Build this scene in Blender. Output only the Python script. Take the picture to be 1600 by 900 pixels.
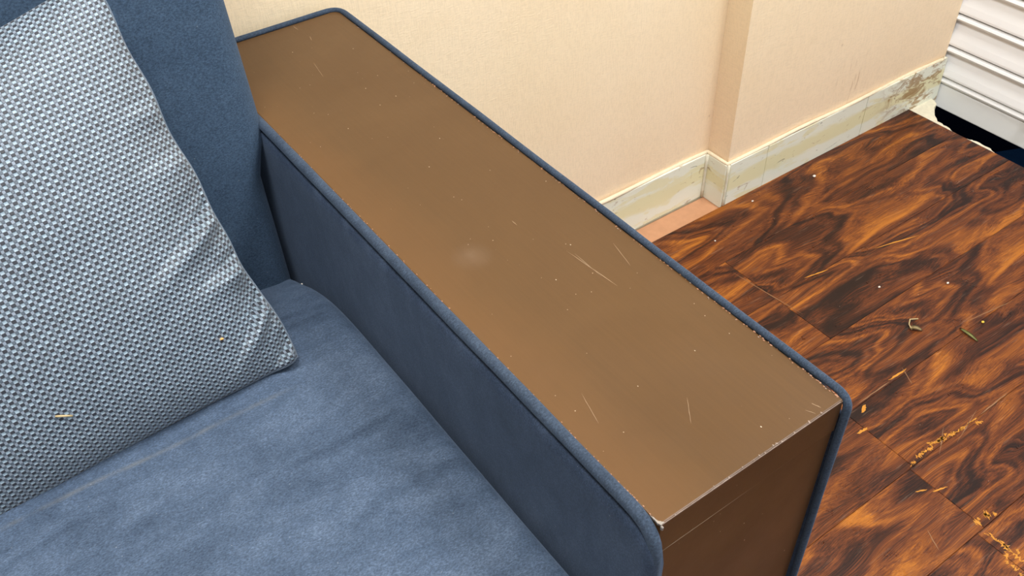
import bpy, bmesh, math, random
from mathutils import Vector, Matrix, noise
random.seed(7)
for o in list(bpy.data.objects): bpy.data.objects.remove(o)
scene = bpy.context.scene
COL = scene.collection
PI = math.pi
FZ = -0.63            # floor level; the arm's wooden top is z = 0, its front-left corner the origin

# ---------------------------------------------------------------- camera
cd = bpy.data.cameras.new('camera'); cam = bpy.data.objects.new('camera', cd); COL.objects.link(cam)
cd.sensor_width = 36.0; cd.lens = 36.0 * 1475.38 / 1600.0
cd.clip_start = 0.02; cd.clip_end = 50
m = Matrix(((0.8132942, 0.4091449, -0.4137065), (-0.5812644, 0.5393456, -0.6092930), (-0.0261584, 0.7360073, 0.6764680))).to_4x4()
m.translation = (-0.27131, -0.23676, 0.53558)
cam.matrix_world = m
scene.camera = cam

# ---------------------------------------------------------------- world, lamps, exposure
w = bpy.data.worlds.new('world'); scene.world = w; w.use_nodes = True
bg = w.node_tree.nodes['Background']
bg.inputs['Color'].default_value = (0.80, 0.90, 1.0, 1); bg.inputs['Strength'].default_value = 0.75
def area(name, loc, size, power, col, rot=(0, 0, 0)):
    l = bpy.data.lights.new(name, 'AREA'); l.shape = 'RECTANGLE'; l.size, l.size_y = size; l.energy = power; l.color = col
    o = bpy.data.objects.new(name, l); COL.objects.link(o); o.location = loc; o.rotation_euler = rot
    return o
area('ceiling_panel_light', (-0.40, 0.15, 1.93), (0.6, 0.6), 38, (0.94, 0.97, 1.0))
area('ceiling_panel_light', (1.10, -0.45, 1.93), (0.6, 0.6), 42, (0.94, 0.97, 1.0))
area('ceiling_panel_light', (-0.35, -1.90, 1.93), (0.6, 0.6), 22, (0.94, 0.97, 1.0))
scene.view_settings.view_transform = 'Standard'
scene.view_settings.look = 'None'
scene.view_settings.exposure = 0.17
scene.view_settings.gamma = 1.0
scene.view_settings.use_curve_mapping = False

# ---------------------------------------------------------------- node helper
class NT:
    def __init__(s, name):
        s.m = bpy.data.materials.new(name); s.m.use_nodes = True
        s.t = s.m.node_tree; s.b = s.t.nodes['Principled BSDF']
    def n(s, typ, **kw):
        nd = s.t.nodes.new(typ)
        for k, v in kw.items():
            if k.startswith('i_'):
                k = k[2:]; k = int(k) if k.isdigit() else k.replace('_', ' ')
                s.put(nd.inputs[k], v)
            else: setattr(nd, k, v)
        return nd
    def put(s, sock, v):
        if isinstance(v, bpy.types.NodeSocket): s.t.links.new(v, sock)
        elif isinstance(v, bpy.types.Node): s.t.links.new(v.outputs[0], sock)
        elif isinstance(v, tuple) and len(v) == 3 and sock.type == 'RGBA': sock.default_value = (*v, 1)
        else: sock.default_value = v
    def math(s, op, a, b=None, c=None, clamp=False):
        nd = s.t.nodes.new('ShaderNodeMath'); nd.operation = op; nd.use_clamp = clamp
        s.put(nd.inputs[0], a)
        if b is not None: s.put(nd.inputs[1], b)
        if c is not None: s.put(nd.inputs[2], c)
        return nd.outputs[0]
    def mix(s, f, a, b, blend='MIX'):
        nd = s.t.nodes.new('ShaderNodeMix'); nd.data_type = 'RGBA'; nd.blend_type = blend
        s.put(nd.inputs[0], f); s.put(nd.inputs[6], a); s.put(nd.inputs[7], b)
        return nd.outputs[2]
    def ramp(s, f, stops, interp='LINEAR'):
        nd = s.t.nodes.new('ShaderNodeValToRGB'); nd.color_ramp.interpolation = interp
        e = nd.color_ramp.elements
        while len(e) < len(stops): e.new(0.5)
        for i, (p, c) in enumerate(stops):
            e[i].position = p; e[i].color = (*c, 1) if isinstance(c, tuple) else (c, c, c, 1)
        s.put(nd.inputs[0], f); return nd.outputs[0]
    def coord(s, kind='Object', scale=(1, 1, 1), loc=(0, 0, 0), rot=(0, 0, 0)):
        tc = s.t.nodes.new('ShaderNodeTexCoord'); mp = s.t.nodes.new('ShaderNodeMapping')
        s.put(mp.inputs[0], tc.outputs[kind]); mp.inputs['Scale'].default_value = scale
        mp.inputs['Location'].default_value = loc; mp.inputs['Rotation'].default_value = rot
        return mp.outputs[0]
    def noise(s, vec, scale, detail=3, rough=0.5, dist=0.0):
        nd = s.n('ShaderNodeTexNoise'); s.put(nd.inputs['Vector'], vec)
        nd.inputs['Scale'].default_value = scale; nd.inputs['Detail'].default_value = detail
        nd.inputs['Roughness'].default_value = rough; nd.inputs['Distortion'].default_value = dist
        return nd.outputs[0]
    def vor(s, vec, scale, feature='F1', out=0, rnd=1.0):
        nd = s.n('ShaderNodeTexVoronoi'); nd.feature = feature; s.put(nd.inputs['Vector'], vec)
        nd.inputs['Scale'].default_value = scale; nd.inputs['Randomness'].default_value = rnd
        return nd.outputs[out]
    def bump(s, h, strength, dist=0.001, normal=None):
        nd = s.n('ShaderNodeBump'); nd.inputs['Strength'].default_value = strength; nd.inputs['Distance'].default_value = dist
        s.put(nd.inputs['Height'], h)
        if normal is not None: s.put(nd.inputs['Normal'], normal)
        return nd.outputs[0]
    def set(s, **kw):
        for k, v in kw.items(): s.put(s.b.inputs[k.replace('_', ' ')], v)
        return s.m

def band(M, v, lo, hi, soft):                        # 1 between lo and hi
    a = M.n('ShaderNodeMapRange', i_0=v, i_1=lo - soft, i_2=lo + soft).outputs[0]
    b = M.n('ShaderNodeMapRange', i_0=v, i_1=hi + soft, i_2=hi - soft).outputs[0]
    return M.math('MULTIPLY', a, b)

# ---------------------------------------------------------------- materials
def mat_velvet(name, dark, mid, light, dustline=False, amount=1.0):
    M = NT(name); co = M.coord()
    big = M.noise(co, 5.5, 3, 0.55, 0.9)
    streak = M.noise(M.coord(scale=(1.2, 4.0, 2.0), rot=(0, 0, 0.5)), 7, 4, 0.6, 1.2)
    fine = M.noise(M.coord(scale=(1, 1.8, 1.6), rot=(0.3, 0.2, 0.6)), 420, 2, 0.75)
    mot = M.noise(co, 60, 4, 0.7)
    v = M.math('ADD', M.math('MULTIPLY', big, 0.50 * amount), M.math('MULTIPLY', streak, 0.50 * amount))
    v = M.math('ADD', v, M.math('MULTIPLY', M.math('SUBTRACT', mot, 0.5), 0.30))
    v = M.math('ADD', v, 0.5 * (1 - amount))
    c = M.ramp(v, [(0.30, dark), (0.48, mid), (0.70, light)])
    c = M.mix(0.75, c, M.ramp(fine, [(0.30, 0.50), (0.5, 0.95), (0.70, 1.55)]), 'MULTIPLY')
    if dustline:
        sx = M.n('ShaderNodeSeparateXYZ', i_0=co)
        wob = M.math('MULTIPLY', M.math('SUBTRACT', M.noise(co, 9, 2), 0.5), 0.012)
        d = band(M, M.math('ADD', sx.outputs[1], wob), 0.374, 0.378, 0.002)
        d = M.math('MULTIPLY', d, M.ramp(M.noise(co, 25, 4), [(0.35, 0.0), (0.6, 0.6)]))
        d = M.math('MULTIPLY', d, band(M, sx.outputs[0], -0.9, -0.12, 0.02))
        c = M.mix(d, c, (0.15, 0.15, 0.14))
    lint = M.ramp(M.vor(co, 70), [(0.0, 1.0), (0.030, 1.0), (0.042, 0.0)])
    c = M.mix(M.math('MULTIPLY', lint, 0.22), c, (0.45, 0.45, 0.43))
    h = M.math('ADD', fine, M.math('MULTIPLY', mot, 1.5))
    return M.set(Base_Color=c, Roughness=0.85, Specular_IOR_Level=0.15, Sheen_Weight=0.12, Sheen_Roughness=0.5,
                 Sheen_Tint=(0.55, 0.72, 1.0, 1), Normal=M.bump(h, 0.35, 0.0006))
VEL_SEAT = mat_velvet('velvet_seat', (0.0333, 0.0505, 0.0810), (0.0590, 0.0857, 0.1311), (0.0938, 0.1286, 0.1878), True)
VEL_BACK = mat_velvet('velvet_back', (0.0275, 0.0476, 0.0789), (0.0385, 0.0649, 0.1037), (0.0550, 0.0866, 0.1316), amount=0.6)
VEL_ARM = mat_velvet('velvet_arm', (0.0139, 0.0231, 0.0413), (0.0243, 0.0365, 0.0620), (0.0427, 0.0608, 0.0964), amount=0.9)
VEL_PIPE = mat_velvet('velvet_piping', (0.0253, 0.0375, 0.0581), (0.0352, 0.0505, 0.0759), (0.0493, 0.0693, 0.1006), amount=0.8)

def mat_brown(name, base, base2, rough, edge=False):
    M = NT(name); co = M.coord()
    v = M.noise(co, 5, 4, 0.55, 0.6)
    c = M.ramp(v, [(0.3, base), (0.7, base2)])
    gr = M.noise(M.coord(scale=(60, 2, 60)), 6, 4, 0.6)
    c = M.mix(0.35, c, M.ramp(gr, [(0.3, 0.85), (0.7, 1.12)]), 'MULTIPLY')
    if edge:                                          # thinner, more orange paint along the inner edge
        ex = M.n('ShaderNodeSeparateXYZ', i_0=co)
        ed = M.math('ADD', ex.outputs[0], M.math('MULTIPLY', M.math('SUBTRACT', M.noise(co, 11, 4), 0.5), 0.07))
        c = M.mix(M.math('MULTIPLY', M.n('ShaderNodeMapRange', i_0=ed, i_1=.055, i_2=.0).outputs[0], .33), c, (0.155, 0.070, 0.022))
        gp = M.n('ShaderNodeVectorMath', operation='DISTANCE'); M.put(gp.inputs[0], co); gp.inputs[1].default_value = (.052, .300, 0)
        sm = M.math('MULTIPLY', M.n('ShaderNodeMapRange', i_0=gp.outputs['Value'], i_1=.020, i_2=.0).outputs[0], M.noise(co, 60, 4))
        c = M.mix(M.math('MULTIPLY', sm, .30), c, (0.25, 0.18, 0.13))
    spot = M.ramp(M.vor(co, 85), [(0.0, 1.0), (0.035, 1.0), (0.050, 0.0)])
    thin = M.ramp(M.noise(co, 14, 2), [(0.45, 0.0), (0.62, 1.0)])
    c = M.mix(M.math('MULTIPLY', M.math('MULTIPLY', spot, thin), 0.75), c, (0.55, 0.45, 0.35))
    vis = M.ramp(M.vor(M.coord(loc=(3, 1, 2), scale=(1.6, 1, 1)), 38), [(0.0, 1.0), (0.020, 1.0), (0.030, 0.0)])
    c = M.mix(M.math('MULTIPLY', vis, 0.8), c, (0.7, 0.62, 0.5))
    r = M.ramp(M.noise(co, 9, 4, 0.6), [(0.3, rough - 0.05), (0.7, rough + 0.08)])
    h = M.math('ADD', M.noise(co, 90, 3, 0.6), M.math('MULTIPLY', gr, 0.4))
    return M.set(Base_Color=c, Roughness=r, Specular_IOR_Level=0.30, Normal=M.bump(h, 0.10, 0.0006))
BROWN = mat_brown('brown_painted_board', (0.0792, 0.0386, 0.0129), (0.0954, 0.0479, 0.0167), 0.38, True)
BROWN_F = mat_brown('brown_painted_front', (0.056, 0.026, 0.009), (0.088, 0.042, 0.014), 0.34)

def simple(name, col, rough=0.6, spec=0.4, bump=0, bs=80, **kw):
    M = NT(name)
    v = M.noise(M.coord(), bs, 4, 0.6)
    c = M.mix(0.35, col, M.ramp(v, [(0.3, 0.7), (0.7, 1.2)]), 'MULTIPLY')
    d = dict(Base_Color=c, Roughness=rough, Specular_IOR_Level=spec); d.update(kw)
    if bump: d['Normal'] = M.bump(v, bump, 0.002)
    return M.set(**d)
PALE = simple('worn_pale_edge', (0.26, 0.19, 0.15), 0.5, bs=400)
SCRATCH = simple('scratch_pale', (0.24, 0.16, 0.095), 0.5)
SILVER = simple('exposed_foil', (0.33, 0.30, 0.27), 0.35, Metallic=0.5, bs=500)
GLUE = simple('dried_glue', (0.30, 0.14, 0.07), 0.4, 0.6)
DARKW = simple('dark_frame_wood', (0.03, 0.015, 0.01), 0.6)

def mat_laminate():
    M = NT('rosewood_laminate')
    tc = M.n('ShaderNodeTexCoord'); oi = M.n('ShaderNodeObjectInfo')
    sx = M.n('ShaderNodeSeparateXYZ', i_0=tc.outputs['Object'])
    gx = M.n('ShaderNodeNewGeometry').outputs['Position']
    r = oi.outputs['Random']
    off = M.n('ShaderNodeCombineXYZ', i_0=M.math('MULTIPLY', r, 3.7), i_1=M.math('MULTIPLY', r, 0.35), i_2=0.0)
    p = M.n('ShaderNodeVectorMath', operation='ADD'); M.put(p.inputs[0], tc.outputs['Object']); M.put(p.inputs[1], off.outputs[0])
    mp = M.n('ShaderNodeMapping'); M.put(mp.inputs[0], p.outputs[0]); mp.inputs['Scale'].default_value = (0.75, 2.9, 1.0)
    q = mp.outputs[0]
    # contour field: cathedral figure and swirls of the print
    wn = M.n('ShaderNodeTexNoise'); M.put(wn.inputs['Vector'], q); wn.inputs['Scale'].default_value = 5.0; wn.inputs['Detail'].default_value = 2
    wv = M.n('ShaderNodeVectorMath', operation='MULTIPLY_ADD')
    M.put(wv.inputs[0], wn.outputs['Color']); wv.inputs[1].default_value = (0.26, 0.17, 0); M.put(wv.inputs[2], q)
    field = M.noise(wv.outputs[0], 2.6, 1.8, 0.40, 0.2)
    ring = M.math('SINE', M.math('MULTIPLY', field, 115.0))
    ring2 = M.math('SINE', M.math('MULTIPLY', field, 37.0))
    ms = M.n('ShaderNodeMapping'); M.put(ms.inputs[0], wv.outputs[0]); ms.inputs['Scale'].default_value = (1.0, 5.0, 1.0)
    fibre = M.noise(ms.outputs[0], 42, 6, 0.8)
    tone = M.noise(wv.outputs[0], 6.5, 4, 0.6)
    v = M.math('MULTIPLY_ADD', ring, 0.085, 0.48)
    v = M.math('ADD', v, M.math('MULTIPLY', ring2, 0.12))
    v = M.math('ADD', v, M.math('MULTIPLY', M.math('SUBTRACT', fibre, 0.5), 1.40))
    v = M.math('ADD', v, M.math('MULTIPLY', M.math('SUBTRACT', tone, 0.5), 0.95))
    c = M.ramp(v, [(0.24, (0.012, 0.004, 0.003)), (0.38, (0.050, 0.013, 0.005)), (0.52, (0.112, 0.029, 0.008)),
                   (0.68, (0.205, 0.060, 0.010)), (0.88, (0.390, 0.130, 0.015))])
    # wear: pale rubbed streaks running with the boards
    rub = M.ramp(M.noise(M.coord(scale=(3, 40, 1)), 5, 4, 0.6), [(0.60, 0.0), (0.75, 0.30)])
    c = M.mix(rub, c, (0.30, 0.20, 0.14))
    sp = M.ramp(M.vor(M.coord(scale=(1, 1, 1)), 26), [(0.0, 1.0), (0.016, 1.0), (0.024, 0.0)])
    c = M.mix(M.math('MULTIPLY', sp, 0.7), c, (0.6, 0.5, 0.4))
    ro = M.ramp(M.noise(M.coord(), 12, 5, 0.65), [(0.3, 0.24), (0.7, 0.42)])
    return M.set(Base_Color=c, Roughness=ro, Specular_IOR_Level=0.28, Normal=M.bump(fibre, 0.12, 0.0008))
LAM = mat_laminate()
SEAM = simple('laminate_core', (0.22, 0.11, 0.05), 0.7)
SCUFF = simple('bare_yellow_core', (0.50, 0.21, 0.025), 0.6, 0.3, bs=160)

def mat_wall():
    M = NT('peach_wall_covering'); co = M.coord(); sx = M.n('ShaderNodeSeparateXYZ', i_0=co)
    weave = M.math('ADD', M.noise(M.coord(scale=(220, 220, 35)), 2.0, 3, 0.65), M.noise(M.coord(scale=(50, 50, 260)), 2.0, 3, 0.65))
    c = M.ramp(M.noise(co, 4, 4, 0.6), [(0.3, (0.87, 0.69, 0.45)), (0.7, (0.90, 0.73, 0.50))])
    c = M.mix(M.ramp(sx.outputs[2], [(0.0, 1.0), (0.001, 1.0)]), c, c)
    low = M.n('ShaderNodeMapRange', i_0=sx.outputs[2], i_1=FZ + 0.45, i_2=FZ + 0.1).outputs[0]
    c = M.mix(M.math('MULTIPLY', low, 0.35), c, (0.86, 0.60, 0.42))
    c = M.mix(0.5, c, M.ramp(weave, [(0.7, 0.90), (1.0, 1.0), (1.3, 1.06)]), 'MULTIPLY')
    # drip stains low on the wall, right of the pilaster
    st = M.ramp(M.noise(M.coord(scale=(60, 60, 6)), 2.2, 4, 0.6), [(0.56, 0.0), (0.66, 1.0)])
    st = M.math('MULTIPLY', st, M.math('MULTIPLY', band(M, sx.outputs[0], 1.22, 1.31, 0.03), band(M, sx.outputs[2], FZ + 0.10, FZ + 0.19, 0.03)))
    c = M.mix(M.math('MULTIPLY', st, 0.75), c, (0.52, 0.30, 0.15))
    sp = M.ramp(M.vor(co, 9), [(0.0, 1.0), (0.02, 1.0), (0.035, 0.0)])
    c = M.mix(M.math('MULTIPLY', sp, 0.35), c, (0.5, 0.32, 0.2))
    return M.set(Base_Color=c, Roughness=0.6, Specular_IOR_Level=0.3, Normal=M.bump(weave, 0.5, 0.0009))
WALL = mat_wall()

def mat_skirt():
    M = NT('stained_skirting_tile'); co = M.coord(); sx = M.n('ShaderNodeSeparateXYZ', i_0=co)
    n1 = M.noise(M.coord(scale=(1, 1, 3.5)), 9, 5, 0.6, 0.5)
    bz = M.math('ADD', sx.outputs[2], M.math('MULTIPLY', M.math('SUBTRACT', n1, 0.5), 0.05))
    mid = band(M, bz, FZ + 0.030, FZ + 0.066, 0.004)
    y = M.math('MULTIPLY', M.math('MAXIMUM', mid, M.ramp(n1, [(0.54, 0.0), (0.60, 0.8)])), 0.80)
    c = M.mix(y, (0.80, 0.79, 0.65), (0.76, 0.68, 0.38))
    n2 = M.noise(M.coord(scale=(1, 1, 2.2), loc=(4, 0, 0)), 26, 5, 0.7, 0.8)
    heavy = M.n('ShaderNodeMapRange', i_0=sx.outputs[0], i_1=1.36, i_2=1.47).outputs[0]
    b = M.math('ADD', M.ramp(n2, [(0.62, 0.0), (0.68, 0.6)]), M.math('MULTIPLY', heavy, M.ramp(n2, [(0.47, 0.0), (0.56, 0.85)])), clamp=True)
    c = M.mix(b, c, (0.32, 0.17, 0.045))
    n3 = M.noise(M.coord(scale=(1, 1, 4), loc=(9, 2, 0)), 20, 4, 0.6, 1.0)
    c = M.mix(M.ramp(n3, [(0.68, 0.0), (0.71, 0.8)]), c, (0.10, 0.075, 0.04))
    return M.set(Base_Color=c, Roughness=0.35, Specular_IOR_Level=0.5, Normal=M.bump(n2, 0.15, 0.001))
SKIRT = mat_skirt()
PLASTER = simple('crumbling_plaster', (0.78, 0.66, 0.46), 0.85, 0.2, 0.8, 60)
GROUT = simple('dark_grout', (0.25, 0.20, 0.13), 0.9)
CEMENT = simple('cream_cement', (0.72, 0.66, 0.50), 0.85, 0.2, 0.8, 70)
TERRA = simple('terracotta_tile', (0.50, 0.25, 0.13), 0.45, 0.4, 0.2, 40)
PIT = simple('shaded_pit_floor', (0.001, 0.0015, 0.004), 0.9, 0.0)  # pit floor; the gap's deep shade is put into its near-black colour
NAVY = simple('navy_mat', (0.004, 0.013, 0.032), 0.9, 0.0)
def mat_shutter():
    M = NT('white_enamelled_steel'); co = M.coord()
    c = M.ramp(M.noise(co, 7, 4, 0.6), [(0.3, (0.92, 0.92, 0.91)), (0.7, (0.95, 0.95, 0.94))])
    rust = M.ramp(M.noise(M.coord(scale=(1, 1, 1)), 30, 5, 0.7, 0.6), [(0.69, 0.0), (0.73, 0.7)])
    c = M.mix(rust, c, (0.45, 0.36, 0.22))
    return M.set(Base_Color=c, Roughness=0.38, Specular_IOR_Level=0.5)
SHUT = mat_shutter()
SHUT_D = simple('gap_shade_hook_steel', (0.07, 0.055, 0.04), 0.6)  # catch steel and slat backing; shade of the slat gaps put into its colour
WHITE = simple('white_ceiling_paint', (0.80, 0.79, 0.76), 0.8)
CREAMW = simple('cream_side_wall', (0.66, 0.60, 0.52), 0.8)

def mat_weave():
    M = NT('basket_weave_cloth')
    uv = M.n('ShaderNodeUVMap'); uv.uv_map = 'UVMap'
    jn = M.n('ShaderNodeTexNoise'); M.put(jn.inputs['Vector'], uv.outputs[0]); jn.inputs['Scale'].default_value = 0.35; jn.inputs['Detail'].default_value = 1
    jv = M.n('ShaderNodeVectorMath', operation='MULTIPLY_ADD'); M.put(jv.inputs[0], jn.outputs['Color']); jv.inputs[1].default_value = (0.25, 0.25, 0); M.put(jv.inputs[2], uv.outputs[0])
    sx = M.n('ShaderNodeSeparateXYZ', i_0=jv.outputs[0])
    fu = M.math('FRACT', sx.outputs[0]); fv = M.math('FRACT', sx.outputs[1])
    A = band(M, fu, 0.02, 0.60, 0.04)                # broad column
    L = band(M, fv, 0.02, 0.55, 0.04)                # light row
    cell = M.n('ShaderNodeTexWhiteNoise'); fl = M.n('ShaderNodeVectorMath', operation='FLOOR'); M.put(fl.inputs[0], jv.outputs[0]); M.put(cell.inputs[0], fl.outputs[0])
    jit = M.math('MULTIPLY_ADD', cell.outputs[0], 0.25, 0.88)
    stripes = M.math('SINE', M.math('MULTIPLY', fu, 2 * PI * 9))
    light = M.mix(M.math('MULTIPLY_ADD', stripes, 0.10, 0.10), (0.2728, 0.3564, 0.4180), (0.1936, 0.2552, 0.3080))
    dark = (0.009, 0.011, 0.020)
    gdark = M.mix(M.math('MULTIPLY_ADD', stripes, 0.45, 0.45), (0.0382, 0.0527, 0.0748), (0.1105, 0.1445, 0.1785))
    grey = (0.20, 0.24, 0.295)
    ca = M.mix(L, dark, light); cb = M.mix(L, grey, gdark)
    c = M.mix(A, cb, ca)
    jr = M.n('ShaderNodeCombineXYZ', i_0=jit, i_1=jit, i_2=jit)
    c = M.mix(1.0, c, jr.outputs[0], 'MULTIPLY')
    # relief: light floats stand proud, dark picks lie deep
    domeA = M.math('MULTIPLY', M.math('SINE', M.math('MULTIPLY', M.math('DIVIDE', fu, 0.62, clamp=True), PI)), M.math('SINE', M.math('MULTIPLY', M.math('DIVIDE', fv, 0.57, clamp=True), PI)))
    hA = M.math('MULTIPLY', A, M.math('MULTIPLY', L, M.math('ADD', M.math('POWER', M.math('MAXIMUM', domeA, 0.001), 0.35), 0.4)))
    hB = M.math('MULTIPLY', M.math('SUBTRACT', 1.0, A), M.math('MULTIPLY_ADD', M.math('SUBTRACT', 1.0, L), 0.7, 0.30))
    h = M.math('ADD', M.math('ADD', hA, hB), M.math('MULTIPLY', stripes, 0.05))
    rough = M.math('SUBTRACT', 0.58, M.math('MULTIPLY', L, 0.22))
    return M.set(Base_Color=c, Roughness=rough, Specular_IOR_Level=0.75, Sheen_Weight=0.15, Normal=M.bump(h, 1.0, 0.0009))
WEAVE = mat_weave()

# ---------------------------------------------------------------- mesh helpers
def link(name, me, mat, parent=None, smooth=True):
    o = bpy.data.objects.new(name, me); COL.objects.link(o)
    if mat and not me.materials: me.materials.append(mat)
    if smooth:
        for p in me.polygons: p.use_smooth = True
    if parent: o.parent = parent
    return o
def from_bm(name, bm, mat, parent=None, smooth=False):
    bmesh.ops.recalc_face_normals(bm, faces=bm.faces)
    me = bpy.data.meshes.new(name); bm.to_mesh(me); bm.free()
    return link(name, me, mat, parent, smooth)
def box_bm(lo, hi, bevel=0, seg=2):
    bm = bmesh.new(); bmesh.ops.create_cube(bm, size=1)
    for v in bm.verts: v.co = Vector([lo[i] + (v.co[i] + .5) * (hi[i] - lo[i]) for i in range(3)])
    if bevel: bmesh.ops.bevel(bm, geom=list(bm.edges), offset=bevel, segments=seg, affect='EDGES', profile=0.5)
    return bm
def box(name, lo, hi, mat, parent=None, bevel=0, seg=2): return from_bm(name, box_bm(lo, hi, bevel, seg), mat, parent, bevel > 0.004)
def tag(o, label=None, cat=None, group=None, kind=None):
    if label: o['label'] = label
    if cat: o['category'] = cat
    if group: o['group'] = group
    if kind: o['kind'] = kind
    return o
def empty(name, loc=(0, 0, 0)):
    o = bpy.data.objects.new(name, None); COL.objects.link(o); o.location = loc; o.empty_display_size = 0.1; return o
def under(o, root):                                  # parent, keeping world place when the root is an offset Empty
    o.parent = root; o.matrix_parent_inverse = Matrix.Translation(-Vector(root.location)); return o
def fillet(pts, radii, n=7):
    out = []
    for i, p in enumerate(pts):
        p = Vector(p); r = radii[i]
        if r <= 0 or i in (0, len(pts) - 1): out.append(p); continue
        a = (Vector(pts[i - 1]) - p).normalized(); b = (Vector(pts[i + 1]) - p).normalized()
        for k in range(n + 1):
            t = k / n; out.append(p + a * r * (1 - t) ** 2 + b * r * t ** 2)
    return out
def resample(path, step):
    out = [path[0]]
    for a, b in zip(path, path[1:]):
        d = (b - a).length; k = max(1, int(d / step))
        for i in range(1, k + 1): out.append(a.lerp(b, i / k))
    return out
def tube(name, path, r, mat, parent=None, n=12, wob=0.0, seed=0, squash=1.0, step=0.02):
    path = resample(path, step); bm = bmesh.new(); rings = []
    prev = None
    for i, p in enumerate(path):
        t = (path[min(i + 1, len(path) - 1)] - path[max(i - 1, 0)]).normalized()
        if prev is None:
            prev = t.orthogonal().normalized()
        u = (prev - t * prev.dot(t)).normalized(); prev = u; v = t.cross(u)
        s = i * step
        q = p + u * wob * noise.noise(Vector((s * 6, seed, 0))) + v * wob * noise.noise(Vector((s * 6, seed, 9)))
        rr = r * (1 + 0.10 * noise.noise(Vector((s * 14, seed, 4))))
        rings.append([bm.verts.new(q + (u * math.cos(a) + v * math.sin(a) * squash) * rr) for a in [2 * PI * k / n for k in range(n)]])
    for a, b in zip(rings, rings[1:]):
        for k in range(n): bm.faces.new((a[k], a[(k + 1) % n], b[(k + 1) % n], b[k]))
    bm.faces.new(rings[0][::-1]); bm.faces.new(rings[-1])
    return from_bm(name, bm, mat, parent, True)
def edge_coords(a, b, r, n):
    k = 7; c = [a + r * (1 - math.cos(PI / 2 * i / k)) for i in range(k)]
    c += [a + r + (b - a - 2 * r) * i / n for i in range(n + 1)]
    c += [b - r * (1 - math.cos(PI / 2 * i / k)) for i in range(k - 1, -1, -1)]
    return c
def cushion(name, x0, x1, y0, y1, zt, zb, r, nx, ny, hf, mat, parent):
    """soft slab: rounded top edge, height function hf(x, y)"""
    xs = edge_coords(x0, x1, r, nx); ys = edge_coords(y0, y1, r, ny); bm = bmesh.new()
    def drop(d): return r - math.sqrt(max(0, r * r - (r - min(d, r)) ** 2))
    g = []
    for x in xs:
        row = []
        for y in ys:
            dx = min(x - x0, x1 - x); dy = min(y - y0, y1 - y)
            ex = max(0, r - dx); ey = max(0, r - dy); e = min(r, math.hypot(ex, ey))
            z = zt - (r - math.sqrt(max(0, r * r - e * e))) + hf(x, y)
            px, py = x, y
            hyp = math.hypot(ex, ey)
            if hyp > r:                              # round the plan corner too
                k = r / hyp; px = x + (ex - ex * k) * (1 if x - x0 < x1 - x else -1); py = y + (ey - ey * k) * (1 if y - y0 < y1 - y else -1)
            row.append(bm.verts.new((px, py, z)))
        g.append(row)
    for i in range(len(xs) - 1):
        for j in range(len(ys) - 1): bm.faces.new((g[i][j], g[i + 1][j], g[i + 1][j + 1], g[i][j + 1]))
    rim = [g[i][0] for i in range(len(xs))] + [g[-1][j] for j in range(1, len(ys))] + [g[i][-1] for i in range(len(xs) - 2, -1, -1)] + [g[0][j] for j in range(len(ys) - 2, 0, -1)]
    low = [bm.verts.new((v.co.x, v.co.y, zb)) for v in rim]
    for k in range(len(rim)):
        q = (k + 1) % len(rim); bm.faces.new((rim[k], low[k], low[q], rim[q]))
    bm.faces.new(low)
    return from_bm(name, bm, mat, parent, True)
def prism(name, pts, z0, z1, mat, parent=None, axis='z'):
    bm = bmesh.new()
    def P(a, b, c): return (a, b, c) if axis == 'z' else ((c, a, b) if axis == 'x' else (a, c, b))
    A = [bm.verts.new(P(a, b, z0)) for a, b in pts]; B = [bm.verts.new(P(a, b, z1)) for a, b in pts]
    bm.faces.new(A); bm.faces.new(B)
    for k in range(len(pts)):
        q = (k + 1) % len(pts); bm.faces.new((A[k], A[q], B[q], B[k]))
    return from_bm(name, bm, mat, parent)
def sliver(name, a, b, z, width, mat, parent, th=0.0003, jag=0.35, seg=7, seed=1):
    """a thin scratch or scuff lying on a horizontal surface"""
    rnd = random.Random(seed); a = Vector(a); b = Vector(b); d = (b - a); nrm = Vector((-d.y, d.x)).normalized()
    up, dn = [], []
    for i in range(seg + 1):
        t = i / seg; wv = width * (math.sin(PI * t) ** 0.6 + 0.08) * (1 + jag * (rnd.random() - .5) * 2)
        c = a + d * t + nrm * width * jag * (rnd.random() - .5) * 1.5
        up.append(tuple(c + nrm * wv / 2)); dn.append(tuple(c - nrm * wv / 2))
    return prism(name, up + dn[::-1], z - 0.0004, z + th, mat, parent)

# ---------------------------------------------------------------- the room shell
YW, YR, XP = 0.765, 0.820, 0.925        # wall face right of the step, recessed face, step position
XS = 1.61                               # shutter plane
CZ = 1.95                               # ceiling
wall = prism('wall_back', [(-2.6, YR), (XP, YR), (XP, YW), (1.600, YW), (1.600, 0.98), (-2.6, 0.98)], FZ - 0.02, CZ, WALL)
tag(wall, kind='structure')
wl = box('wall_left', (-2.7, -3.2, FZ - .02), (-2.6, 0.98, CZ), CREAMW); tag(wl, kind='structure')
ce = box('ceiling', (-2.7, -3.2, CZ), (1.75, 0.98, CZ + .08), WHITE); tag(ce, kind='structure')

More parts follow.
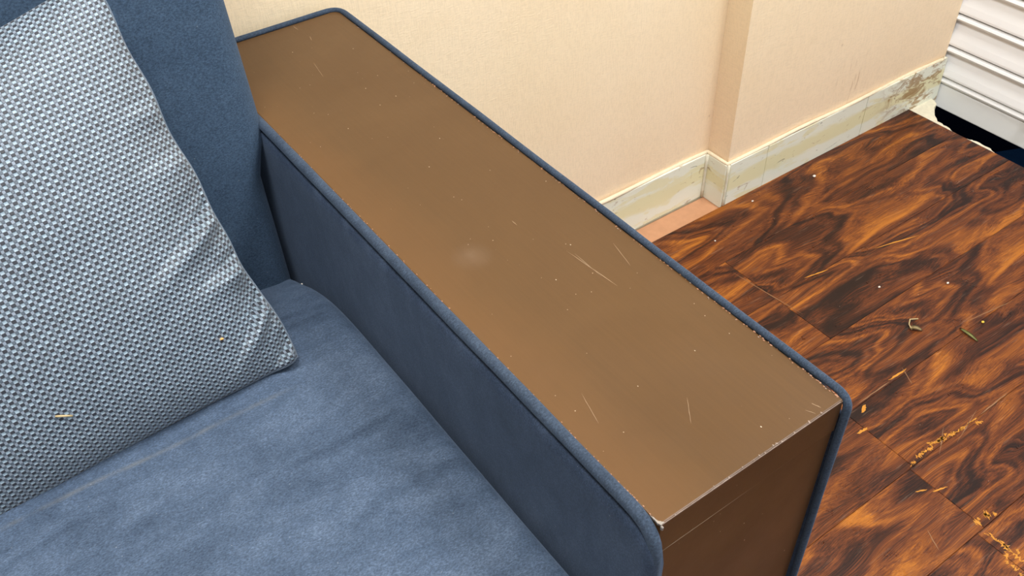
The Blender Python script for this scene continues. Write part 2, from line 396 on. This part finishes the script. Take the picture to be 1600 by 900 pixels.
floor = box('floor', (-2.6, -3.2, FZ - 0.05), (1.500, 0.98, FZ - 0.008), TERRA); tag(floor, kind='structure')
PW = 0.1253; TOP = 0.757
rows = 16
rnd = random.Random(3)
joints_for = {0: [1.31 - 1.6, ], 1: [0.800], 2: [0.800], 3: [0.46], 4: [0.690], 5: [0.682], 6: [0.665], 7: [1.05, .2], 8: [.75], 9: [0.3, 1.2]}
pcache = {}
def plank_mesh(L):
    k = round(L, 3)
    if k not in pcache:
        bm = box_bm((0, 0, -0.009), (L, PW - 0.0003, 0), 0.0006, 1)
        bmesh.ops.recalc_face_normals(bm, faces=bm.faces)
        me = bpy.data.meshes.new('plank'); bm.to_mesh(me); bm.free(); me.materials.append(LAM); pcache[k] = me
    return pcache[k]
for r in range(rows + 12):
    js = sorted(joints_for.get(r, [rnd.uniform(-.2, 1.3)]))
    xs = [-2.58, -1.25] + js + [1.500]
    xs = sorted(set(xs)); y = TOP - (r + 1) * PW
    for a, b in zip(xs, xs[1:]):
        if b - a < .03: continue
        me = plank_mesh(b - a - 0.0004); o = bpy.data.objects.new('plank', me); COL.objects.link(o)
        o.location = (a + .0004, y, FZ); o.parent = floor
# worn spots where the boards' dark print has gone
def scuff(pts, name='worn_patch'): return prism(name, pts, FZ - .0003, FZ + 0.0004, SCUFF, floor)
def jagged(pts, amp, seed, n=4):
    rd = random.Random(seed); out = []
    for i, p in enumerate(pts):
        q = pts[(i + 1) % len(pts)]
        for k in range(n):
            t = k / n; f = 0 if k == 0 else 1
            out.append((p[0] + (q[0] - p[0]) * t + f * rd.uniform(-amp, amp), p[1] + (q[1] - p[1]) * t + f * rd.uniform(-amp, amp)))
    return out
def scuff_cluster(a, b, n, spread, wd, seed):
    rd = random.Random(seed); a = Vector(a); b = Vector(b); d = (b - a).normalized(); L_ = (b - a).length; nn = Vector((-d.y, d.x))
    for i in range(n):
        t = (i + rd.random()) / n * L_; ln = L_ * rd.uniform(.12, .34); c = a + d * t + nn * rd.gauss(0, spread)
        e = d * ln / 2 + nn * rd.gauss(0, spread * .7)
        sliver('worn_patch', c - e, c + e, FZ, wd * rd.uniform(.35, 1.3), SCUFF, floor, th=.0003, jag=.8, seg=12, seed=seed * 50 + i)
scuff_cluster((0.715, 0.1370), (0.775, 0.137), 7, .0032, .0052, 1)
scuff_cluster((0.755, 0.1370), (0.850, 0.132), 7, .0026, .0040, 2)
scuff_cluster((0.680, 0.019), (0.716, 0.009), 5, .0022, .0065, 3)
scuff_cluster((0.676, -0.002), (0.682, -0.056), 8, .0022, .0042, 4)
scuff_cluster((0.668, -0.034), (0.656, -0.070), 5, .0022, .0036, 5)
scuff_cluster((0.684, 0.134), (0.702, 0.135), 3, .0016, .003, 6)
scuff_cluster((0.79, 0.012), (0.86, 0.006), 4, .0012, .003, 7)
for i, (a, b, wd) in enumerate([((0.712, 0.243), (0.730, 0.251), .005), ((0.673, 0.220), (0.695, 0.219), .004), ((0.801, 0.262), (0.845, 0.2605), .003),
        ((0.72, 0.259), (0.80, 0.2595), .0018), ((1.05, 0.490), (1.149, 0.464), .0022), ((0.882, 0.512), (0.935, 0.502), .0020), ((1.012, 0.270), (1.125, 0.252), .0016),
        ((0.841, 0.266), (0.824, 0.234), .0016), ((0.74, 0.121), (0.79, 0.150), .0014), ((0.78, 0.119), (0.86, 0.1405), .0012), ((0.855, 0.131), (0.93, 0.1325), .0018),
        ((0.675, 0.085), (0.70, 0.078), .0025), ((0.655, 0.10), (0.672, 0.092), .0022), ((0.79, 0.60), (0.808, 0.45), .0015), ((0.80, 0.005), (0.86, 0.003), .004), ((0.60, 0.02), (0.615, 0.05), .0012)]):
    sliver('scratch', a, b, FZ, wd, SCUFF if wd > .0019 else SEAM, floor, seed=i)

# terracotta strip left bare in the recess is the floor slab itself; rough cement edge by the shutter
cem = prism('floor_edge_cement', jagged([(1.500, 0.757), (1.585, 0.757), (1.575, 0.738), (1.553, 0.727), (1.530, 0.709), (1.514, 0.690), (1.512, 0.661), (1.503, 0.637), (1.505, 0.612), (1.513, 0.592),
                                        (1.513, 0.560), (1.504, 0.540), (1.503, .45), (1.506, .2), (1.503, -.4), (1.503, -3.2), (1.496, -3.2), (1.496, 0.757)], .0016, 11, 5), FZ - .12, FZ - 0.004, CEMENT)
cem.name = 'trim_1'; tag(cem, kind='structure')
pit = box('trim_2', (1.50, -3.2, FZ - .16), (2.3, 0.98, FZ - .13), PIT); tag(pit, kind='structure')
matt = prism('door_mat', [(1.61, 0.60), (1.66, 0.625), (1.95, .50), (1.95, -.35), (1.60, -.35), (1.585, 0.55)], FZ - .1295, FZ - .115, NAVY)
tag(matt, 'dark navy mat lying in the black gap below the white shutter', 'mat')

# skirting: ledge of broken plaster with tiles in front
bb = bpy.data.objects.new('baseboard_back', None)
def ledge(path, name):
    """irregular plaster bead along the top of the skirting"""
    return tube(name, [Vector(p) for p in path], 0.0042, PLASTER, None, 8, 0.0060, 3, 1.0, 0.005)
zt = FZ + 0.096
bb = ledge([(-2.58, YR - .004, zt + .001), (XP - .006, YR - .004, zt + .001), (XP - .006, YW - .004, zt + .002), (1.585, YW - .004, zt)], 'baseboard_back')
tag(bb, kind='structure')
def tile(a, b, name='skirting_tile'):
    return box(name, a, b, SKIRT, bb, 0.0012, 1)
x = XP - .012
while x > -2.5:
    tile((x - .299, YR - .009, FZ - .008), (x, YR + .01, zt)); x -= .3
tile((XP - .010, YW - .006, FZ - .008), (XP - .001, YR - .0095, zt))
for a, b in ((XP - .0005, 1.029), (1.0302, 1.3295)):
    tile((a, YW - .0085, FZ - .008), (b, YW + .01, zt))
# last tile is cut aslant at the shutter
o = prism('skirting_tile', [(1.3305, FZ - .008), (1.570, FZ - .008), (1.603, FZ - .03), (1.597, zt), (1.3305, zt)], YW - .0085, YW + .01, SKIRT, bb, axis='y')
tube('joint_line', [Vector((XP - .006, YW - .0075, FZ - .006)), Vector((XP - .006, YW - .0075, zt))], .0028, CEMENT, bb, 8, .001)
tube('corner_bead', [Vector((XP - .0125, YR - .0105, FZ - .006)), Vector((XP - .0125, YR - .0105, zt))], .0034, CEMENT, bb, 8, .001)
tube('floor_grime', [Vector((0.2, YR - .010, FZ - .0075)), Vector((XP - .012, YR - .010, FZ - .0075))], .0022, GROUT, bb, 6, .001)

# rolling shutter
ZB = FZ - 0.030
sh = box('door_1', (XS + .012, -3.2, ZB), (XS + .016, 0.90, CZ), SHUT_D); tag(sh, kind='structure')  # backing sheet, coloured dark for the shade between slats
Y0, Y1 = -3.15, 0.90
def extr(name, prof, mat):                            # profile (offset towards room, z) swept along y
    bm = bmesh.new(); A = [bm.verts.new((XS - d, Y0, z)) for d, z in prof]; B = [bm.verts.new((XS - d, Y1, z)) for d, z in prof]
    n = len(prof)
    for k in range(n): q = (k + 1) % n; bm.faces.new((A[k], A[q], B[q], B[k]))
    bm.faces.new(A); bm.faces.new(B)
    return from_bm(name, bm, mat, sh)
extr('bottom_bar', [(-.010, 0), (.003, 0), (.004, .002), (.004, .055), (.002, .057), (-.010, .057)], SHUT).location = (0, 0, ZB)
extr('hook_rail', [(-.010, 0), (.004, .000), (.008, .002), (.010, .007), (.008, .012), (.003, .0145), (-.010, .0145)], SHUT).location = (0, 0, ZB + .0595)
P = 0.0752
prof = [(-.012, .0), (.0045, .0), (.0098, .0015), (.0100, .006), (.0075, .020), (.0035, .036), (-.0010, .050), (-.0040, .0560), (.0020, .0568), (.0090, .0590), (.0115, .0635), (.0095, .0685), (.0040, .0712), (-.012, .0712)]
s0 = extr('slat', prof, SHUT); s0.location = (0, 0, ZB + .0775)
k = 1
while ZB + .0775 + k * P < CZ - .05:
    c = s0.copy(); COL.objects.link(c); c.location.z = ZB + .0775 + k * P; c.parent = sh; k += 1
tube('bottom_bar_rod', [Vector((XS - .011, Y0, ZB + .068)), Vector((XS - .011, 0.545, ZB + .068))], .0032, SHUT, sh, 8)
tube('catch', [Vector((XS - .011, 0.545, ZB + .064)), Vector((XS - .015, 0.540, ZB + .056)), Vector((XS - .013, .532, ZB + .046)), Vector((XS - .012, .525, ZB + .056))], .0022, SHUT_D, sh, 8, step=.004)

# ---------------------------------------------------------------- the sofa
sofa = empty('sofa', (-0.6, 0.35, FZ))
tag(sofa, 'slate blue velvet sofa with broad brown painted wooden arm, against the peach wall', 'sofa')
def S(o): return under(o, sofa)
W, L = 0.180, 0.794
AB = -0.575
# armrest core
arm = S(from_bm('armrest', box_bm((0.002, 0.004, AB), (W - .002, L - .002, -0.0355), .001, 1), DARKW))
A_ = lambda o: (setattr(o, 'parent', arm), o)[1]
def slab(name, lo, hi, mat, bev=.0012):
    return A_(from_bm(name, box_bm(lo, hi, bev, 2), mat))
slab('arm_top_board', (0, 0, -0.035), (W, L, 0), BROWN)
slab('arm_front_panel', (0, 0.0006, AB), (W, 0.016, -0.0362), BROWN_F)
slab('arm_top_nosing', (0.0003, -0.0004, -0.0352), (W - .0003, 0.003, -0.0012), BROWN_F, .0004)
# fabric sides: a flat pad and a rolled edge standing just proud of the board
def side_pad(name, xa, xb, seed, sgn, yf=-.009, zp=-.0085):
    """pad in the y-z plane, softly crowned, rounded front-top corner"""
    bm = bmesh.new(); ys = [yf + (L - .004 - yf) * (i / 60) for i in range(61)]; zs = [AB + (zp - AB) * (j / 40) for j in range(41)]
    g = []
    R_ = .027
    for y in ys:
        row = []
        for z in zs:
            d = min(y + .009, .0 - z)
            yy, zz = y, z
            cy, cz = yf + R_, zp - R_
            if y < cy and z > cz:
                v = Vector((y - cy, z - cz)); m_ = max(abs(v.x), abs(v.y)); l = v.length
                if l > 0: v = v * (m_ / l); yy, zz = cy + v.x, cz + v.y
            e = min(max(yy - yf, 0), max(zp - zz, 0), .02) / .02
            b = .0012 * math.sqrt(max(0, 1 - (1 - e) ** 2)) + .0010 * noise.noise(Vector((yy * 7, zz * 9, seed))) * e
            row.append(bm.verts.new(((xa - b) if sgn < 0 else (xb + b), yy, zz)))
        g.append(row)
    for i in range(60):
        for j in range(40): bm.faces.new((g[i][j], g[i + 1][j], g[i + 1][j + 1], g[i][j + 1]))
    rim = [g[i][0] for i in range(61)] + [g[-1][j] for j in range(1, 41)] + [g[i][-1] for i in range(59, -1, -1)] + [g[0][j] for j in range(39, 0, -1)]
    oth = [bm.verts.new((xb if sgn < 0 else xa, v.co.y, v.co.z)) for v in rim]
    for k in range(len(rim)): q = (k + 1) % len(rim); bm.faces.new((rim[k], oth[k], oth[q], rim[q]))
    bm.faces.new(oth)
    return A_(from_bm(name, bm, VEL_ARM, None, True))
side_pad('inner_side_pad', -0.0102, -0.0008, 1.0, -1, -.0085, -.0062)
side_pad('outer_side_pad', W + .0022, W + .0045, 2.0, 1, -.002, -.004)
ip = fillet([(-.0054, -.0042, AB), (-.0054, -.0042, .0005), (-.0054, L - .02, .0005)], [0, .030, 0])
A_(tube('inner_piping', ip, .0050, VEL_PIPE, None, 14, .0010, 5, 1.0, .012))
op = fillet([(W + .0036, -.0030, AB), (W + .0048, -.0032, -.20), (W + .0036, -.0030, .0010), (W + .0036, L + .0036, .0010), (-.02, L + .0036, .0010)], [0, .1, .014, .020, 0])
A_(tube('outer_piping', op, .0033, VEL_PIPE, None, 14, .0008, 6, 1.0, .012))
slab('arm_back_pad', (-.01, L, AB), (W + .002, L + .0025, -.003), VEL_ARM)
# glue and staple residue in the joints, worn edges
bm = bmesh.new(); rd = random.Random(5)
def blob(p, r): 
    bmesh.ops.create_icosphere(bm, subdivisions=1, radius=r, matrix=Matrix.Translation(p) @ Matrix.Diagonal((1, 1.6, .5, 1)))
for i in range(120):
    y = rd.uniform(0.0, 1) ** 1.6 * .60 + .004
    blob(Vector((W - .0010 + rd.uniform(-.0012, .0005), y, .0002)), rd.uniform(.0003, .0008))
for i in range(70):
    blob(Vector((.0006 + rd.uniform(-.0004, .0007), rd.uniform(0.0, L * .75), .0002)), rd.uniform(.0003, .0007))
g = A_(from_bm('glue_residue', bm, GLUE)); g['kind'] = 'stuff'
bm = bmesh.new()
for i in range(34):
    blob(Vector((W - .0016 + rd.uniform(-.0014, .0004), rd.uniform(0.005, L - .01), .0004)), rd.uniform(.0003, .0007))
for i in range(16):
    blob(Vector((rd.uniform(.001, W - .02), .0006 + rd.uniform(-.0008, .0008), .0002)), rd.uniform(.0003, .0007))
g = A_(from_bm('glue_crumb', bm, PALE)); g['kind'] = 'stuff'
def ragged_edge(name, x0, x1, y, z, wd, seed, mat):
    rd = random.Random(seed); n = 60; a, b = [], []
    for i in range(n + 1):
        x = x0 + (x1 - x0) * i / n
        a.append((x, y + wd * (0.35 + 0.9 * abs(noise.noise(Vector((x * 90, seed, 0))))))); b.append((x, y))
    return A_(prism(name, a + b[::-1], z - .0008, z + .00035, mat))
ragged_edge('worn_edge', 0.000, W - .004, -.0006, 0, .0007, 3, PALE)
A_(tube('panel_joint', [Vector((0.002, -.0000, -.0360)), Vector((W - .004, -.0000, -.0340))], .0004, SCRATCH, None, 5, .0003, 4))
A_(prism('exposed_foil', jagged([(-.0003, .010), (.0006, .004), (.0035, -.0004), (.0002, -.0006), (-.0008, .002)], .0003, 8, 6), -.001, .0008, SILVER))
A_(from_bm('bent_staple', box_bm((-.0008, -.0030, -.0032), (.0010, -.0006, .0006), .0006, 1), SILVER))
for i, (a, b, wd) in enumerate([((.1176, .790), (.1181, .7764), .0009), ((.122, .2559), (.1281, .1941), .0006), ((.1256, .2488), (.1251, .2115), .0004), ((.1611, .2392), (.1536, .2074), .0005),
        ((.1586, .0116), (.1609, .0045), .0007), ((.1500, .010), (.1535, .0030), .0005), ((.1218, .753), (.1193, .7429), .0009), ((.0968, .6932), (.0909, .6578), .0005), ((.1087, .3191), (.1086, .311), .0005),
        ((.030, .12), (.022, .09), .0004), ((.09, .07), (.075, .05), .0004)]):
    A_(sliver('scratch', a, b, 0, wd, SCRATCH, None, th=.0001, seed=i + 40))
for fx, fy in ((.02, .03), (.12, .03), (.02, .70), (.12, .70)):
    A_(from_bm('leg', box_bm((fx, fy, FZ), (fx + .04, fy + .05, AB), .003, 1), DARKW))

# seat
def seat_h(x, y):
    h = 0.0045 * noise.noise(Vector((x * 4, y * 4, 1.3))) + 0.0018 * noise.noise(Vector((x * 13, y * 11, 4)))
    h -= .046 * math.exp(-((y - .62) / .10) ** 2) + .018 * math.exp(-((y - .61) / .09) ** 2) * math.exp(-(x / .09) ** 2)
    h -= .0016 * math.exp(-((x + .16 + .25 * (y - .25)) / .010) ** 2) * math.exp(-((y - .22) / .06) ** 2)
    return h
seat = S(cushion('seat', -1.45, -0.0155, -0.070, 0.600, -0.1300, -0.34, .020, 70, 40, seat_h, VEL_SEAT, None))
S(from_bm('seat_base', box_bm((-1.45, -0.045, -0.53), (-0.0165, 0.70, -0.335), .004, 2), VEL_BACK))
# backrest: cushion() made lying down, then stood up and leaned back
def back_h(x, y): return 0.004 * noise.noise(Vector((x * 3, y * 3, 7))) + .006 * math.sin(PI * min(1, max(0, (y) / .55)))
bk = cushion('backrest', -1.45, -0.0135, 0.0, 0.72, 0.0, -0.14, .028, 60, 30, back_h, VEL_BACK, None)
tilt = math.radians(90 - 8.0)
bk.data.transform(Matrix.Translation((0, 0.5580, -0.30)) @ Matrix.Rotation(tilt, 4, 'X'))
for v in bk.data.vertices:                            # the foam swells past the arm's edge once it is clear of the arm
    k = min(1, max(0, (v.co.z + .060) / .06)); k = k * k * (3 - 2 * k)
    v.co.x += (.0165 * k - .0070) * min(1, max(0, (v.co.x + .10) / .08))
S(bk)
S(from_bm('back_frame', box_bm((-1.45, 0.715, -0.55), (-0.012, 0.790, 0.30), .02, 3), VEL_BACK))
S(from_bm('back_filler', box_bm((-1.44, 0.62, -0.55), (-0.016, 0.72, -0.16), .004, 2), VEL_BACK))
for fx in (-1.40, -.75):
    for fy in (.03, .70): S(from_bm('leg', box_bm((fx, fy, FZ), (fx + .045, fy + .045, -.529), .003, 1), DARKW))

# ---------------------------------------------------------------- throw pillow
def pillow():
    PWd, NU, NV = 0.40, 170, 230
    T = 0.066
    BR = Vector((-0.083, 0.400, -0.1285)); TR = Vector((-0.119, 0.600, 0.205))
    upv = (TR - BR); H = upv.length; up = upv.normalized()
    right = Vector((1, -0.05, 0)); right = (right - up * right.dot(up)).normalized(); N = right.cross(up) * 1.0
    if N.y > 0: N = -N
    C0 = (BR + TR) / 2 - right * PWd / 2
    per = .0061
    def P_(u, v, side):
        pu = u * (1 - 0.045 * (1 - abs(v) ** 2.2) * (1 if u > 0 else .8) * abs(u) ** 2)
        tv = 0.125 if v > 0 else 0.06
        pv = v * (1 - tv * (1 - abs(u) ** 2.0) * abs(v) ** 2)
        cut = 1 - .030 * (abs(u) * abs(v)) ** 7; pu *= cut; pv *= cut
        prof = (max(0, 1 - abs(u) ** 2.4)) ** 0.62 * (max(0, 1 - abs(v) ** 2.4)) ** 0.62
        t = (T if side > 0 else T * 1.15) * prof
        # gathers running in from the right-hand seam near the bottom corner
        w = 0
        if side > 0:
            du = (1 - u)
            for v0, sl, ln, am in ((-.10, .40, .26, .0095), (-.37, .15, .17, .0080), (-.575, .85, .19, .0085), (-.875, .70, .11, .0060), (-.24, .3, .12, .0035), (-.70, .9, .10, .0030), (.18, .1, .16, .0030), (.42, .05, .14, .0025)):
                d = v - v0 + sl * du
                w += 2.1 * am * (.95 * math.exp(-((d + .055) / .055) ** 2) - .85 * math.exp(-abs(d - .006) / .020) - .35 * math.exp(-((d - .07) / .06) ** 2)) * math.exp(-(du / ln) ** 2) * min(1, du / .03)
            w += .0012 * noise.noise(Vector((u * 4, v * 5, 2)))* min(1, du / .1)
        q = C0 + right * (pu * PWd / 2) + up * (pv * H / 2) + N * (side * t + w)
        # silhouette puckers on the right-hand seam
        if u > .8:
            k = (u - .8) / .2
            q += right * k * (.0014 * math.sin(v * 15 + 1.0) * (1 - abs(v) ** 3) - .0045 * math.exp(-((v + .42) / .12) ** 2) )
        return q
    bm = bmesh.new(); uvl = bm.loops.layers.uv.new('UVMap')
    def cs(n): return [math.sin((-1 + 2 * i / n) * PI / 2) * .55 + (-1 + 2 * i / n) * .45 for i in range(n + 1)]
    us, vs = cs(NU), cs(NV)
    grids = {}
    for side in (1, -1):
        grids[side] = [[None] * (NV + 1) for _ in us]
        for i, u in enumerate(us):
            for j, v in enumerate(vs):
                if side == -1 and (i in (0, NU) or j in (0, NV)): grids[side][i][j] = grids[1][i][j]; continue
                grids[side][i][j] = bm.verts.new(P_(u, v, side))
        g = grids[side]
        for i in range(NU):
            for j in range(NV):
                vv = (g[i][j], g[i + 1][j], g[i + 1][j + 1], g[i][j + 1]); uvs = ((i, j), (i + 1, j), (i + 1, j + 1), (i, j + 1))
                f = bm.faces.new(vv); f.smooth = True
                for lp, (a, b) in zip(f.loops, uvs):
                    lp[uvl].uv = (us[a] * PWd * .53 / per + 40 + (0 if side > 0 else .5), vs[b] * H * .53 / per + 40)
    bmesh.ops.recalc_face_normals(bm, faces=bm.faces)
    me = bpy.data.meshes.new('throw_pillow'); bm.to_mesh(me)
    rim = [grids[1][i][0].co.copy() for i in range(NU + 1)] + [grids[1][NU][j].co.copy() for j in range(1, NV + 1)]
    bm.free()
    o = link('throw_pillow', me, WEAVE)
    tube('seam', rim, .0007, simple('seam_thread', (.12, .15, .19), .8), o, 6, .0006, 2, 1, .006)
    return o, lambda u, v: P_(u, v, 1)
pil, on_pillow = pillow()
tag(pil, 'silver-blue basket-weave throw pillow leaning on the blue velvet backrest', 'pillow')

# ---------------------------------------------------------------- bits of litter
def crumb(name, loc, size, mat, label, cat='crumb', group=None, seed=0, squash=.5):
    bm = bmesh.new(); bmesh.ops.create_icosphere(bm, subdivisions=2, radius=1)
    for v in bm.verts: v.co *= 1 + .45 * noise.noise(v.co * 1.5 + Vector((seed, 0, 0))); v.co = Vector((v.co.x * size, v.co.y * size * .75, v.co.z * size * squash))
    zmin = min(v.co.z for v in bm.verts)
    for v in bm.verts: v.co.z -= zmin
    o = from_bm(name, bm, mat, None, True); o.location = loc
    return tag(o, label, cat, group)
def leaf(name, a, b, wd, mat, label, cat, curl=.002, z=FZ):
    a = Vector((*a, z + .0006)); b = Vector((*b, z + .0006)); d = b - a; n_ = Vector((-d.y, d.x, 0)).normalized(); bm = bmesh.new(); rows_ = []
    for i in range(9):
        t = i / 8; wv = wd * math.sin(PI * min(.97, t * .93 + .05)) ** .7 / 2; c = a + d * t + Vector((0, 0, curl * math.sin(PI * t)))
        rows_.append([bm.verts.new(c - n_ * wv + Vector((0, 0, .0010))), bm.verts.new(c), bm.verts.new(c + n_ * wv + Vector((0, 0, .0010)))])
    for p, q in zip(rows_, rows_[1:]):
        for k in (0, 1): bm.faces.new((p[k], p[k + 1], q[k + 1], q[k]))
    bmesh.ops.solidify(bm, geom=list(bm.faces), thickness=.0005)
    return tag(from_bm(name, bm, mat, None, True), label, cat)
GREEN = simple('dry_green_leaf', (0.30, 0.30, 0.10), .6); STRAW = simple('straw', (.48, .36, .18), .6)
YEL = simple('yellow_crumb', (.75, .50, .06), .5); WH = simple('white_crumb', (.80, .72, .62), .6); ORG = simple('orange_crumb', (.85, .42, .12), .6)
leaf('leaf_fragment', (0.993, 0.266), (0.990, 0.228), .0075, GREEN, 'narrow green leaf fragment lying on the rosewood floor', 'leaf')
leaf('dried_petal', (0.925, 0.318), (0.938, 0.300), .011, STRAW, 'pale brown dried petal on the rosewood floor left of the green leaf', 'petal', .004)
tube('twig', [Vector((.955, .322, FZ + .002)), Vector((.940, .328, FZ + .005)), Vector((.930, .322, FZ + .0035)), Vector((.925, .312, FZ + .002))], .0011, STRAW, None, 6, .0006, 2, 1, .004)
tag(bpy.data.objects['twig'], 'tiny curled dry stem touching the dried petal on the floor', 'stem')
crumb('yellow_crumb', (1.037, .251, FZ), .0030, YEL, 'bright yellow crumb on the floor just beyond the green leaf')
crumb('white_crumb', (1.136, .712, FZ), .0036, WH, 'largest white crumb on the floor near the far skirting', seed=1)
crumb('white_crumb', (.975, .730, FZ), .0024, WH, 'small white crumb on the floor beside the wall step', seed=2)
crumb('white_crumb', (.828, .686, FZ), .0020, WH, 'white crumb on the floor between sofa arm and bare terracotta strip', seed=3)
crumb('white_crumb', (1.074, .348, FZ), .0026, WH, 'white crumb on the floor beyond the yellow crumb', seed=4)
crumb('white_crumb', (.969, .415, FZ), .0024, WH, 'tiny white crumb on the floor beyond the dried petal', seed=5)
crumb('lint', (-.0195, .560, -.183), .0016, WH, 'white lint speck in the corner of seat, back and arm', 'lint', seed=6)
crumb('orange_crumb', on_pillow(.70, -.68), .0017, ORG, 'tiny orange crumb on the pillow near its lower right corner', seed=7)
pa, pb = on_pillow(-.035, -.60), on_pillow(.02, -.64)
tag(tube('straw_shred', [pa, (pa + pb) / 2 + Vector((0, -.002, .002)), pb], .0009, STRAW, None, 6, .0004, 3, .5, .003), 'pale straw shred caught on the lower part of the pillow weave', 'straw')
